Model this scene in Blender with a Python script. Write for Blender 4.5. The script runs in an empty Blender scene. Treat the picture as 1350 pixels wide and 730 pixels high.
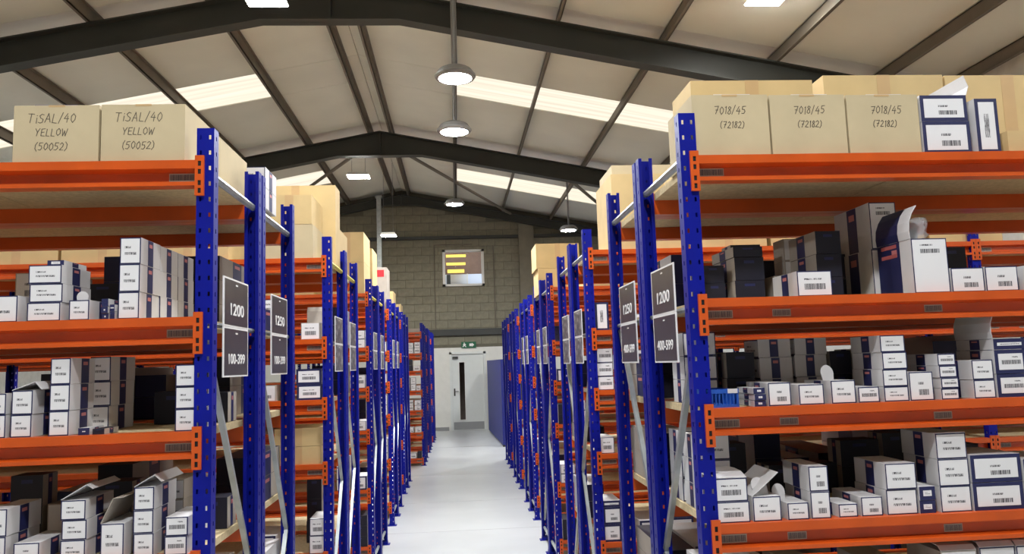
import bpy, bmesh, math, random
from mathutils import Matrix, Vector

# ---------------------------------------------------------------- camera
FPX = 1034.0                       # focal length in pixels of the 1350 px wide frame
CAMH = 1.75
def _n(v): return v.normalized()
YD = _n(Vector((602.5-675, 481-365, FPX)))            # the aisle direction seen by the camera
UP = Vector((366.6-675, -9050-365, FPX)); UP = _n(UP - YD*UP.dot(_n(YD)))
UP = _n(UP - YD*UP.dot(YD)); XD = YD.cross(UP)
ROT = Matrix((XD, YD, UP))                            # camera (x right, y down, z forward) -> world
cam_data = bpy.data.cameras.new('camera'); cam = bpy.data.objects.new('camera', cam_data)
bpy.context.scene.collection.objects.link(cam)
cx, cy, cz = ROT.col[0], -ROT.col[1], -ROT.col[2]
M4 = Matrix((( cx.x, cy.x, cz.x, 0), (cx.y, cy.y, cz.y, 0), (cx.z, cy.z, cz.z, CAMH), (0, 0, 0, 1)))
cam.matrix_world = M4
cam_data.sensor_width = 36.0; cam_data.lens = FPX/1350*36; cam_data.clip_start = .05; cam_data.clip_end = 200
scene = bpy.context.scene; scene.camera = cam
# ---------------------------------------------------------------- world, exposure
w = bpy.data.worlds.new('world'); scene.world = w; w.use_nodes = True
w.node_tree.nodes['Background'].inputs[0].default_value = (.55, .68, .9, 1)
w.node_tree.nodes['Background'].inputs[1].default_value = 1.0
vs = scene.view_settings
vs.view_transform = 'Standard'; vs.look = 'None'; vs.gamma = 1; vs.use_curve_mapping = False
vs.exposure = 0.9
LAMP = 300.0        # radiance of the round high bay lamps
FLOOD = 90.0
SKYL = .64

C = scene.collection
random.seed(4)

def at(x, y, Y):
    d = ROT @ Vector((x-675, y-365, FPX)); t = Y/d.y
    return Vector((d.x*t, Y, d.z*t + CAMH))
def on_face(x, y, X):
    d = ROT @ Vector((x-675, y-365, FPX)); t = X/d.x
    return Vector((X, d.y*t, d.z*t + CAMH))

# ---------------------------------------------------------------- materials
def lin(c):
    c = c/255
    return c/12.92 if c <= .04045 else ((c+.055)/1.055)**2.4
def col(r, g, b): return (lin(r), lin(g), lin(b), 1)
MATS = {}
def mat(name, rgb, rough=.6, metal=0, noise=.0, scale=8, bump=0, spec=.5, stretch=None):
    m = bpy.data.materials.new(name); m.use_nodes = True
    nt = m.node_tree; b = nt.nodes['Principled BSDF']
    b.inputs['Base Color'].default_value = col(*rgb); b.inputs['Roughness'].default_value = rough
    b.inputs['Metallic'].default_value = metal; b.inputs['Specular IOR Level'].default_value = spec
    if noise or bump:
        tc = nt.nodes.new('ShaderNodeTexCoord'); mp = nt.nodes.new('ShaderNodeMapping')
        nt.links.new(tc.outputs['Object'], mp.inputs[0])
        if stretch: mp.inputs['Scale'].default_value = stretch
        nz = nt.nodes.new('ShaderNodeTexNoise'); nz.inputs['Scale'].default_value = scale; nz.inputs['Detail'].default_value = 5
        nt.links.new(mp.outputs[0], nz.inputs['Vector'])
        if noise:
            r = nt.nodes.new('ShaderNodeValToRGB'); c = col(*rgb)
            r.color_ramp.elements[0].position = .3; r.color_ramp.elements[1].position = .72
            r.color_ramp.elements[0].color = tuple(v*(1-noise) for v in c[:3])+(1,)
            r.color_ramp.elements[1].color = tuple(min(1, v*(1+noise)) for v in c[:3])+(1,)
            nt.links.new(nz.outputs['Fac'], r.inputs[0]); nt.links.new(r.outputs[0], b.inputs['Base Color'])
        if bump:
            bp = nt.nodes.new('ShaderNodeBump'); bp.inputs['Strength'].default_value = bump; bp.inputs['Distance'].default_value = .01
            nt.links.new(nz.outputs['Fac'], bp.inputs['Height']); nt.links.new(bp.outputs[0], b.inputs['Normal'])
    MATS[name] = m; return m
def emit(name, rgb, strength, streak=False):
    m = bpy.data.materials.new(name); m.use_nodes = True; nt = m.node_tree; nt.nodes.clear()
    o = nt.nodes.new('ShaderNodeOutputMaterial'); e = nt.nodes.new('ShaderNodeEmission')
    e.inputs[0].default_value = col(*rgb); e.inputs[1].default_value = strength; nt.links.new(e.outputs[0], o.inputs[0])
    if streak:
        tc = nt.nodes.new('ShaderNodeTexCoord'); mp = nt.nodes.new('ShaderNodeMapping'); mp.inputs['Scale'].default_value = (.25, 9, 1)
        nz = nt.nodes.new('ShaderNodeTexNoise'); nz.inputs['Scale'].default_value = 1.2
        r = nt.nodes.new('ShaderNodeValToRGB'); c = col(*rgb)
        r.color_ramp.elements[0].position = .3; r.color_ramp.elements[0].color = tuple(v*.8 for v in c[:3])+(1,)
        r.color_ramp.elements[1].position = .65; r.color_ramp.elements[1].color = c
        nt.links.new(tc.outputs['Object'], mp.inputs[0]); nt.links.new(mp.outputs[0], nz.inputs['Vector'])
        nt.links.new(nz.outputs['Fac'], r.inputs[0]); nt.links.new(r.outputs[0], e.inputs[0])
    MATS[name] = m; return m
mat('blue', (4, 17, 132), .42, noise=.12, scale=5, spec=.22)
mat('blue_panel', (30, 44, 138), .5, noise=.08)
mat('orange', (200, 81, 22), .3, noise=.12, scale=6)
mat('dark', (20, 18, 18), .8)
mat('galv', (176, 182, 182), .38, .55, noise=.15, scale=14)
mat('bar_yellow', (216, 206, 92), .45)
mat('chipboard', (206, 186, 146), .85, noise=.14, scale=60)
mat('kraft', (198, 172, 122), .82, noise=.07, scale=7)
mat('kraft_grey', (190, 173, 138), .85, noise=.06, scale=7)
mat('kraft_tape', (190, 158, 112), .4, noise=.05)
mat('purple_tape', (92, 78, 140), .4)
mat('logo_red', (176, 92, 92), .5)
mat('ink', (98, 88, 74), .8)
mat('card', (206, 204, 204), .6, noise=.05, scale=9)
mat('card_grey', (172, 162, 150), .75, noise=.08, scale=9)
mat('navy', (28, 32, 76), .5, noise=.1)
mat('navy_dark', (18, 18, 36), .55, noise=.1)
mat('floor', (194, 197, 198), .3, noise=.07, scale=1.6)
mat('floor_line', (168, 170, 170), .6)
mat('lining', (222, 222, 210), .75, noise=.05, scale=1.1)
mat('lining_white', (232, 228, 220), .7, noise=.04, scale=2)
mat('steel_dark', (52, 54, 50), .5, noise=.12, scale=3)
mat('purlin', (112, 104, 92), .6, noise=.1, scale=4)
mat('block', (132, 128, 110), .9, noise=.16, scale=7, bump=.25)
mat('mortar', (108, 104, 90), .95, noise=.1)
mat('concrete', (122, 116, 100), .9, noise=.14, scale=4)
mat('white_paint', (222, 222, 214), .6, noise=.03)
mat('door_paint', (216, 220, 216), .5, noise=.02)
mat('kick', (150, 152, 150), .35, .4)
mat('upvc', (226, 226, 220), .4)
mat('brown_wall', (116, 92, 76), .8, noise=.1)
mat('white_board', (216, 226, 240), .4)
mat('sign_black', (58, 56, 60), .28, noise=.12, scale=30)
mat('sign_white', (232, 230, 228), .4)
mat('green', (18, 96, 62), .4)
mat('red', (190, 34, 44), .5)
mat('lamp_body', (128, 128, 128), .45, .1)
mat('basket_blue', (32, 84, 176), .35)
mat('wall_clad', (222, 221, 216), .8, noise=.08)
emit('lamp_glow', (249, 252, 255), LAMP)
emit('flood_glow', (255, 254, 248), FLOOD)
emit('office_lamp', (255, 214, 96), 1.1)
emit('office_fill_glow', (235, 242, 255), 9)
emit('rooflight', (255, 242, 220), SKYL, True)
def glass():
    m = bpy.data.materials.new('glass'); m.use_nodes = True; b = m.node_tree.nodes['Principled BSDF']
    b.inputs['Base Color'].default_value = (.93, .96, .97, 1); b.inputs['Roughness'].default_value = .02
    b.inputs['Transmission Weight'].default_value = 1.0; b.inputs['IOR'].default_value = 1.05
    MATS['glass'] = m
    m = bpy.data.materials.new('poly'); m.use_nodes = True; b = m.node_tree.nodes['Principled BSDF']
    b.inputs['Base Color'].default_value = (.9, .92, .95, 1); b.inputs['Roughness'].default_value = .12
    b.inputs['Alpha'].default_value = .3; MATS['poly'] = m
glass()

def printed(name, kind, base=(226, 224, 224)):
    """flat print on a carton end: text lines and a barcode, in the label's own 0..1 coordinates"""
    m = bpy.data.materials.new(name); m.use_nodes = True; nt = m.node_tree; b = nt.nodes['Principled BSDF']
    b.inputs['Roughness'].default_value = .45
    L = nt.links; N = nt.nodes
    tc = N.new('ShaderNodeTexCoord'); sp = N.new('ShaderNodeSeparateXYZ'); L.new(tc.outputs['Generated'], sp.inputs[0])
    def m2(op, a, bb):
        n = N.new('ShaderNodeMath'); n.operation = op
        for i, v in enumerate((a, bb)):
            if isinstance(v, (int, float)): n.inputs[i].default_value = v
            else: L.new(v, n.inputs[i])
        return n.outputs[0]
    X, Z = sp.outputs[0], sp.outputs[2]
    def rect(x0, x1, z0, z1):
        return m2('MULTIPLY', m2('MULTIPLY', m2('GREATER_THAN', X, x0), m2('LESS_THAN', X, x1)),
                  m2('MULTIPLY', m2('GREATER_THAN', Z, z0), m2('LESS_THAN', Z, z1)))
    mp = N.new('ShaderNodeMapping'); L.new(tc.outputs['Generated'], mp.inputs[0])
    nz = N.new('ShaderNodeTexNoise'); nz.inputs['Detail'].default_value = 1; L.new(mp.outputs[0], nz.inputs['Vector'])
    mp.inputs['Scale'].default_value = (60, 1, 5); nz.inputs['Scale'].default_value = 1
    ink = m2('GREATER_THAN', nz.outputs['Fac'], .47)
    mp2 = N.new('ShaderNodeMapping'); mp2.inputs['Scale'].default_value = (75, 0, 0); L.new(tc.outputs['Generated'], mp2.inputs[0])
    nz2 = N.new('ShaderNodeTexNoise'); nz2.inputs['Detail'].default_value = 0; nz2.inputs['Scale'].default_value = 1; L.new(mp2.outputs[0], nz2.inputs['Vector'])
    bars = m2('GREATER_THAN', nz2.outputs['Fac'], .45)
    if kind == 'text':
        f = m2('MAXIMUM', m2('MULTIPLY', rect(.2, .52, .60, .69), ink), m2('MULTIPLY', rect(.2, .82, .33, .44), ink))
    elif kind == 'bar':
        f = m2('MAXIMUM', m2('MULTIPLY', rect(.18, .72, .66, .73), ink), m2('MULTIPLY', rect(.18, .82, .24, .5), bars))
    elif kind == 'wide':
        f = m2('MAXIMUM', m2('MULTIPLY', rect(.55, .8, .74, .82), ink), m2('MULTIPLY', rect(.12, .92, .34, .6), bars))
    elif kind == 'high':
        f = m2('MAXIMUM', m2('MULTIPLY', rect(.22, .6, .88, .91), ink), m2('MULTIPLY', rect(.22, .8, .74, .82), bars))
    elif kind == 'right':
        f = m2('MAXIMUM', m2('MULTIPLY', rect(.36, .6, .56, .66), ink), m2('MULTIPLY', rect(.36, .82, .16, .38), bars))
    elif kind == 'vert':
        f = m2('MULTIPLY', rect(.3, .62, .25, .75), ink)
    else:
        f = m2('MULTIPLY', rect(.04, .96, .12, .88), bars)
    mx = N.new('ShaderNodeMix'); mx.data_type = 'RGBA'
    mx.inputs[6].default_value = col(*base); mx.inputs[7].default_value = col(78, 76, 80)
    L.new(f, mx.inputs[0]); L.new(mx.outputs[2], b.inputs['Base Color'])
    MATS[name] = m
for k in ('text', 'bar', 'wide', 'high', 'right', 'vert'): printed('label_'+k, k)
printed('beam_label', 'beam', (176, 168, 150))
def banded(name, base, patch):
    m = mat(name, base, .5); nt = m.node_tree; b = nt.nodes['Principled BSDF']; L = nt.links; N = nt.nodes
    tc = N.new('ShaderNodeTexCoord'); sp = N.new('ShaderNodeSeparateXYZ'); L.new(tc.outputs['Generated'], sp.inputs[0])
    def m2(op, a, bb):
        n = N.new('ShaderNodeMath'); n.operation = op
        for i, v in enumerate((a, bb)):
            if isinstance(v, (int, float)): n.inputs[i].default_value = v
            else: L.new(v, n.inputs[i])
        return n.outputs[0]
    f = m2('MULTIPLY', m2('LESS_THAN', m2('ABSOLUTE', m2('SUBTRACT', sp.outputs[1], .5), 0), .3),
           m2('LESS_THAN', m2('ABSOLUTE', m2('SUBTRACT', sp.outputs[2], .8), 0), .07))
    mx = N.new('ShaderNodeMix'); mx.data_type = 'RGBA'; mx.inputs[6].default_value = col(*base); mx.inputs[7].default_value = col(*patch)
    L.new(f, mx.inputs[0]); L.new(mx.outputs[2], b.inputs['Base Color'])
banded('band', (34, 38, 84), (196, 120, 118))
def blurred(name):
    m = mat(name, (74, 72, 78), .35); nt = m.node_tree; b = nt.nodes['Principled BSDF']; L = nt.links; N = nt.nodes
    tc = N.new('ShaderNodeTexCoord'); nz = N.new('ShaderNodeTexNoise'); nz.inputs['Scale'].default_value = 4
    r = N.new('ShaderNodeValToRGB'); r.color_ramp.elements[0].position = .45; r.color_ramp.elements[1].position = .68
    r.color_ramp.elements[0].color = col(70, 68, 74); r.color_ramp.elements[1].color = col(150, 148, 150)
    L.new(tc.outputs['Generated'], nz.inputs['Vector']); L.new(nz.outputs['Fac'], r.inputs[0]); L.new(r.outputs[0], b.inputs['Base Color'])
blurred('sign_worn')

# ---------------------------------------------------------------- mesh helpers
class MB:
    def __init__(s): s.v = []; s.f = []; s.m = []
    def quad(s, a, b, c, d, mi=0):
        i = len(s.v); s.v += [tuple(a), tuple(b), tuple(c), tuple(d)]; s.f.append((i, i+1, i+2, i+3)); s.m.append(mi)
    def poly(s, pts, mi=0):
        i = len(s.v); s.v += [tuple(p) for p in pts]; s.f.append(tuple(range(i, i+len(pts)))); s.m.append(mi)
    def box(s, x0, x1, y0, y1, z0, z1, mi=0, mf=None):
        """mf: material of (front -y, back +y, left -x, right +x, bottom, top)"""
        i = len(s.v)
        s.v += [(x0,y0,z0),(x1,y0,z0),(x1,y1,z0),(x0,y1,z0),(x0,y0,z1),(x1,y0,z1),(x1,y1,z1),(x0,y1,z1)]
        s.f += [(i,i+1,i+5,i+4),(i+2,i+3,i+7,i+6),(i+3,i,i+4,i+7),(i+1,i+2,i+6,i+5),(i+3,i+2,i+1,i),(i+4,i+5,i+6,i+7)]
        s.m += list(mf) if mf else [mi]*6
        return s
    def prism(s, pts, a0, a1, axis='x', mi=0):
        """closed outline of (u, v) points extruded along an axis: x -> (a,u,v), y -> (u,a,v), z -> (u,v,a)"""
        def P(u, v, a): return {'x': (a, u, v), 'y': (u, a, v), 'z': (u, v, a)}[axis]
        n = len(pts); i = len(s.v)
        s.v += [P(u, v, a0) for u, v in pts] + [P(u, v, a1) for u, v in pts]
        for k in range(n): s.f.append((i+k, i+(k+1) % n, i+n+(k+1) % n, i+n+k)); s.m.append(mi)
        s.f.append(tuple(i+k for k in reversed(range(n)))); s.m.append(mi)
        s.f.append(tuple(i+n+k for k in range(n))); s.m.append(mi)
        return s
    def bar(s, p, q, r, n=8, mi=0):
        p, q = Vector(p), Vector(q); d = (q-p).normalized()
        a = d.orthogonal().normalized(); b = d.cross(a); i = len(s.v)
        for e in (p, q):
            for k in range(n):
                t = 2*math.pi*k/n; s.v.append(tuple(e + a*r*math.cos(t) + b*r*math.sin(t)))
        for k in range(n): s.f.append((i+k, i+(k+1) % n, i+n+(k+1) % n, i+n+k)); s.m.append(mi)
        s.f.append(tuple(i+k for k in reversed(range(n)))); s.m.append(mi); s.f.append(tuple(i+n+k for k in range(n))); s.m.append(mi)
        return s
    def lathe(s, prof, n=32, mi=0):
        i = len(s.v)
        for r, z in prof:
            for k in range(n): t = 2*math.pi*k/n; s.v.append((r*math.cos(t), r*math.sin(t), z))
        for j in range(len(prof)-1):
            for k in range(n):
                s.f.append((i+j*n+k, i+j*n+(k+1) % n, i+(j+1)*n+(k+1) % n, i+(j+1)*n+k)); s.m.append(mi)
        return s
    def mesh(s, name, mats, fix=True):
        me = bpy.data.meshes.new(name); me.from_pydata(s.v, [], s.f)
        for m in ([mats] if isinstance(mats, str) else mats): me.materials.append(MATS[m])
        me.polygons.foreach_set('material_index', s.m)
        if fix:
            bm = bmesh.new(); bm.from_mesh(me); bmesh.ops.recalc_face_normals(bm, faces=bm.faces); bm.to_mesh(me); bm.free()
        me.update(); return me
def obj(name, me, parent=None, loc=(0, 0, 0), rz=0):
    o = bpy.data.objects.new(name, me); C.objects.link(o); o.location = loc; o.rotation_euler = (0, 0, rz)
    if parent: o.parent = parent
    return o
def tag(o, label, cat, group=None):
    o['label'] = label; o['category'] = cat
    if group: o['group'] = group
    return o
def thing(name, label, cat, loc=(0, 0, 0), rz=0, group=None):
    return tag(obj(name, None, None, loc, rz), label, cat, group)
def struct(name, me, label, loc=(0, 0, 0)):
    o = obj(name, me, None, loc); o['kind'] = 'structure'; o['label'] = label; return o
def text_mesh(txt, size, sx, mname, depth=.0006):
    cu = bpy.data.curves.new('t', 'FONT'); cu.body = txt; cu.size = size; cu.align_x = 'CENTER'; cu.align_y = 'CENTER'; cu.extrude = depth
    cu.offset = size*.012
    o = bpy.data.objects.new('t', cu); C.objects.link(o)
    dg = bpy.context.evaluated_depsgraph_get(); me = bpy.data.meshes.new_from_object(o.evaluated_get(dg))
    bpy.data.objects.remove(o); bpy.data.curves.remove(cu)
    me.transform(Matrix.Diagonal((sx, 1, 1, 1)))
    me.materials.clear(); me.materials.append(MATS[mname]); return me
ORD = ['first', 'second', 'third', 'fourth', 'fifth', 'sixth', 'seventh', 'eighth', 'ninth', 'tenth', 'eleventh', 'twelfth',
       'thirteenth', 'fourteenth', 'fifteenth', 'sixteenth', 'seventeenth', 'eighteenth', 'nineteenth', 'twentieth']

# ---------------------------------------------------------------- the building
XW0, XW1, YB, YF = -9.3, 6.5, -6.0, 21.5
RIDGE, SLOPE, RTOP, LTOP = -1.42, .192, 6.42, 6.60
def roofz(X, top): return top - SLOPE*abs(X-RIDGE)
fl = struct('floor', MB().box(XW0, XW1, YB, YF+.2, -.1, 0).mesh('floor', 'floor'), 'pale grey painted concrete warehouse floor')
for i, y in enumerate((4.3, 8.6, 10.4, 12.9, 17.2)):
    obj('floor_joint', MB().box(XW0, XW1, y, y+.008, .0, .0012).mesh('floor_joint', 'floor_line'), fl)
def wall_sheet(axis, p, t, a0, a1, z0, z1, holes, mname):
    """a wall slab with rectangular openings (a0,a1,z0,z1)"""
    A = sorted({a0, a1, *[h[0] for h in holes], *[h[1] for h in holes]}); Z = sorted({z0, z1, *[h[2] for h in holes], *[h[3] for h in holes]})
    m = MB()
    for i in range(len(A)-1):
        for j in range(len(Z)-1):
            ca, cz_ = (A[i]+A[i+1])/2, (Z[j]+Z[j+1])/2
            if any(h[0] < ca < h[1] and h[2] < cz_ < h[3] for h in holes): continue
            if axis == 'y': m.box(A[i], A[i+1], p, p+t, Z[j], Z[j+1])
            else: m.box(p, p+t, A[i], A[i+1], Z[j], Z[j+1])
    return m.mesh('wall', mname)
WIN = (-.33, .81, 3.90, 4.91); DOOR = (-.20, .78, 0, 2.10)
wb = struct('wall_back', wall_sheet('y', YF, .2, XW0, XW1, 0, 6.9, [WIN, DOOR], 'mortar'), 'grey blockwork gable wall at the end of the aisle')
struct('wall_left', MB().box(XW0-.1, XW0, YB, YF, 0, 5.3).mesh('wall', 'wall_clad'), 'grey clad side wall behind the left racks')
struct('wall_right', MB().box(XW1, XW1+.1, YB, YF, 0, 5.3).mesh('wall', 'wall_clad'), 'grey clad side wall behind the right racks')
struct('wall_front', MB().box(XW0, XW1, YB-.1, YB, 0, 6.9).mesh('wall', 'wall_clad'), 'grey wall behind the viewer')
# blocks of the gable wall
BL, BH = .45, .225
blk = MB().box(-.218, .218, -.012, .02, -.106, .106).mesh('block', 'block')
blk2 = MB().box(-.105, .105, -.012, .02, -.106, .106).mesh('block_half', 'block')
rest = MB(); nb = 0
for j in range(20):
    z = 2.30 + BH*(j+.5); off = (j % 2)*BL/2
    for i in range(-19, 16):
        x = i*BL + off
        if not (XW0+.25 < x < XW1-.25) or z > roofz(x, 6.35)-.12: continue
        if WIN[2]-.1 < z < WIN[3]+.1 and x+.218 > WIN[0] and x-.218 < WIN[1]:
            for a, b in ((x-.218, min(x+.218, WIN[0]-.006)), (max(x-.218, WIN[1]+.006), x+.218)):
                if b-a > .04: obj('block', MB().box(-(b-a)/2, (b-a)/2, -.012, .02, -.106, .106).mesh('block_cut', 'block'), wb, ((a+b)/2, YF, z)); nb += 1
            continue
        if -3.0 < x < 3.1 and nb < 300: obj('block', blk, wb, (x, YF, z)); nb += 1
        else: rest.box(x-.218, x+.218, YF-.012, YF+.02, z-.106, z+.106)
obj('lintel', MB().box(WIN[0], WIN[1], YF-.012, YF+.02, WIN[3]+.006, 4.992).mesh('lintel', 'block'), wb)
o = obj('outer_blockwork', rest.mesh('outer_blockwork', 'block'), wb); o['kind'] = 'stuff'
m = wall_sheet('y', YF-.02, .02, XW0, XW1, 0, 2.22, [DOOR], 'white_paint'); obj('painted_dado', m, wb)
obj('baseboard', wall_sheet('y', YF-.03, .01, XW0, XW1, 0, .09, [(-.25, .83, 0, .1)], 'kick'), wb)
tr = struct('trim_1', MB().box(XW0, XW1, YF-.10, YF-.03, 2.55, 2.72).mesh('service_duct', 'steel_dark'), 'dark horizontal cable tray across the gable wall')
tr = struct('trim_2', MB().box(1.78, 2.2, YF-.16, YF-.02, 2.3, 5.62).mesh('pier', 'concrete'), 'concrete pier on the gable wall right of the window')
struct('trim_3', MB().box(-2.05, -1.93, 20.9, 21.02, 0, 6.3).box(-2.08, -1.9, 20.88, 21.04, 6.28, 6.34).mesh('wind_post', 'galv'), 'grey steel post rising to the roof before the gable wall')
struct('trim_4', MB().box(-9.2, 6.4, YF-.14, YF-.02, 5.2, 5.28).mesh('wall_rail', 'steel_dark'), 'dark steel rail under the gable rafter')
struct('trim_5', MB().bar((-.55, YF-.03, 5.05), (-.55, YF-.03, 2.72), .012).bar((-.55, YF-.03, 5.05), (.5, YF-.03, 5.05), .012).bar((1.08, YF-.03, 5.0), (1.08, YF-.03, 2.72), .014).mesh('conduit', 'purlin'), 'thin conduits running round the gable window')
# window and the office seen through it
wd = struct('window_1', None, 'white framed internal office window high in the gable wall')
x0, x1, z0, z1 = WIN; m = MB()
for b in ((x0, x1, z0, z0+.06), (x0, x1, z1-.06, z1), (x0, x0+.07, z0, z1), (x1-.07, x1, z0, z1)): m.box(b[0], b[1], YF-.03, YF+.1, b[2], b[3])
obj('window_frame', m.mesh('window_frame', 'upvc'), wd)
obj('pane', MB().box(x0+.05, x1-.05, YF+.03, YF+.04, z0+.05, z1-.05).mesh('pane', 'glass'), wd)
m = MB(); m.box(-3.2, 3.2, 25.2, 25.3, 2.8, 6.2); obj('office_back_wall', m.mesh('office_back_wall', 'brown_wall'), wd)
m = MB(); m.box(-3.2, 3.2, 21.7, 25.2, 2.75, 2.8); m.box(-3.2, 3.2, 21.7, 25.2, 6.2, 6.25); m.box(-3.25, -3.2, 21.7, 25.3, 2.75, 6.25); m.box(3.2, 3.25, 21.7, 25.3, 2.75, 6.25)
obj('office_shell', m.mesh('office_shell', 'brown_wall'), wd)
b0, b1 = at(586, 376, 25.15), at(636, 362, 25.15)
obj('white_partition', MB().box(b0.x-.3, b1.x+.3, 25.05, 25.15, 2.85, b1.z+.02).mesh('white_partition', 'white_board'), wd)
obj('mullion', MB().box(at(615.5, 370, 25).x, at(617, 370, 25).x, 24.95, 25.05, 2.85, b1.z+.02).mesh('mullion', 'upvc'), wd)
obj('dark_post', MB().box(at(589, 370, 24).x, at(594, 370, 24).x, 24, 24.1, 2.85, at(591, 362, 24).z).mesh('dark_post', 'steel_dark'), wd)
for (ya, yb, xa, xb) in ((335.5, 339, 588, 614), (346, 349.5, 588.5, 613.5), (355, 359.5, 590, 612)):
    p, q = at(xa, yb, 24.6), at(xb, ya, 24.6)
    obj('office_lamp', MB().box(p.x, q.x, 24.55, 24.65, p.z, q.z).mesh('office_lamp', 'office_lamp'), wd)
obj('office_fill_panel', MB().box(-.6, 1.2, 22.4, 24.0, 6.12, 6.19).mesh('office_fill_panel', 'office_fill_glow'), wd)  # unseen glowing panel added to light the white partition
# door
dr = struct('door_1', None, 'white fire door with a narrow vision panel at the aisle end')
m = MB()
for b in ((-.20, -.14, 0, 2.1), (.72, .78, 0, 2.1), (-.20, .78, 2.04, 2.1)): m.box(b[0], b[1], YF-.05, YF+.1, b[2], b[3])
obj('door_frame', m.mesh('door_frame', 'door_paint'), dr)
leaf = obj('door_leaf', wall_sheet('y', YF-.01, .045, -.138, .718, .005, 2.038, [(.06, .2, .28, 1.82)], 'door_paint'), dr)
obj('vision_panel', MB().box(.06, .2, YF+.005, YF+.015, .28, 1.82).mesh('vision_panel', 'glass'), leaf)
obj('panel_bead', wall_sheet('y', YF-.02, .012, .04, .22, .26, 1.84, [(.06, .2, .28, 1.82)], 'upvc'), leaf)
obj('kick_plate', MB().box(-.12, .70, YF-.014, YF-.008, .02, .22).mesh('kick_plate', 'kick'), leaf)
obj('door_handle', MB().box(-.10, -.06, YF-.02, YF-.008, .92, 1.12).bar((-.08, YF-.05, 1.04), (.03, YF-.05, 1.04), .009).bar((-.08, YF-.05, 1.04), (-.08, YF-.01, 1.04), .009).mesh('door_handle', 'steel_dark'), leaf)
obj('door_closer', MB().box(-.12, .03, YF-.06, YF-.01, 1.92, 1.98).mesh('door_closer', 'steel_dark'), leaf)
obj('dark_lobby', MB().box(-.2, .78, YF+.5, YF+.55, 0, 2.1).box(-.25, -.2, YF+.2, YF+.55, 0, 2.1).box(.78, .83, YF+.2, YF+.55, 0, 2.1).box(-.2, .78, YF+.2, YF+.55, 2.1, 2.15).mesh('dark_lobby', 'brown_wall'), dr)
ex = thing('exit_sign', 'green emergency exit sign with white figure above the fire door', 'sign', (.33, YF-.03, 2.2))
obj('sign_panel', MB().box(-.2, .2, -.02, .005, 0, .17).mesh('sign_panel', 'green'), ex)
m = MB(); m.prism([(.02, .05), (.09, .05), (.09, .03), (.15, .085), (.09, .14), (.09, .12), (.02, .12)], -.024, -.02, 'y'); obj('arrow', m.mesh('arrow', 'sign_white'), ex)
m = MB(); m.prism([(-.12+.016*math.cos(t*math.pi/4), .135+.016*math.sin(t*math.pi/4)) for t in range(8)], -.024, -.02, 'y')
m.prism([(-.15, .11), (-.09, .118), (-.07, .085), (-.1, .075), (-.06, .03), (-.08, .025), (-.115, .06), (-.16, .025), (-.17, .04), (-.13, .085), (-.155, .08)], -.024, -.02, 'y')
obj('running_figure', m.mesh('running_figure', 'sign_white'), ex)

# roof: lining sheets, rooflights, purlins, portal frames
PUR_R = [-1.2, .07, 1.36, 2.68, 4.08, 5.43, 6.26]; PUR_L = [-1.62, -2.84, -4.2, -5.5, -6.8, -8.1, -9.1]
ce = struct('ceiling', None, 'pale lined pitched roof with translucent rooflight strips')
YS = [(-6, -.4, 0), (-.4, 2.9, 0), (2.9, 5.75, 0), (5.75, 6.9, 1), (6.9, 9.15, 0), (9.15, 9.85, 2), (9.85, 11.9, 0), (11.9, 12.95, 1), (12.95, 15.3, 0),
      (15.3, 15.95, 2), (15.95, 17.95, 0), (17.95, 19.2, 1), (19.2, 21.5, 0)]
def slab(xa, xb, ya, yb, top, t, mname, name):
    za, zb = roofz(xa, top), roofz(xb, top)
    m = MB(); m.prism([(xa, za), (xb, zb), (xb, zb+t), (xa, za+t)], ya, yb, 'y'); return m.mesh(name, mname)
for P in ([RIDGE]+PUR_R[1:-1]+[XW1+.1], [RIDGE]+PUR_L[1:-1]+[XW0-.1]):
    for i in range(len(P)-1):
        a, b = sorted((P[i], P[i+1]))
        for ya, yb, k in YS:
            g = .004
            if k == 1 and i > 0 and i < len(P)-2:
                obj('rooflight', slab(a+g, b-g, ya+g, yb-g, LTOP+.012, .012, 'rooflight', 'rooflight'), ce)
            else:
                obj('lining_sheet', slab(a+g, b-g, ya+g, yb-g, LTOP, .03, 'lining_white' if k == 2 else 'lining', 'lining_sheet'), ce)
obj('roof_blackout_sheet', slab(RIDGE, XW1+.3, YB-.2, YF+.3, LTOP+.06, .05, 'steel_dark', 'roof_blackout_sheet'), ce)  # outer sheet added out of view to block light from above
obj('roof_blackout_sheet', slab(XW0-.3, RIDGE, YB-.2, YF+.3, LTOP+.06, .05, 'steel_dark', 'roof_blackout_sheet'), ce)
def purlin(X, where):
    zt = roofz(X, LTOP)-.004; zb = roofz(X, RTOP)
    m = MB(); m.box(X-.006, X+.006, YB, YF, zb, zt-.01); m.box(X-.04, X+.006, YB, YF, zb, zb+.012); m.box(X-.006, X+.04, YB, YF, zt-.022, zt-.01)
    tag(obj('purlin', m.mesh('purlin', 'purlin')), where, 'purlin', 'roof purlins')
for i, X in enumerate(PUR_R): purlin(X, f'brown steel roof purlin, {ORD[i]} from the ridge on the right slope')
for i, X in enumerate(PUR_L): purlin(X, f'brown steel roof purlin, {ORD[i]} from the ridge on the left slope')
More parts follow.
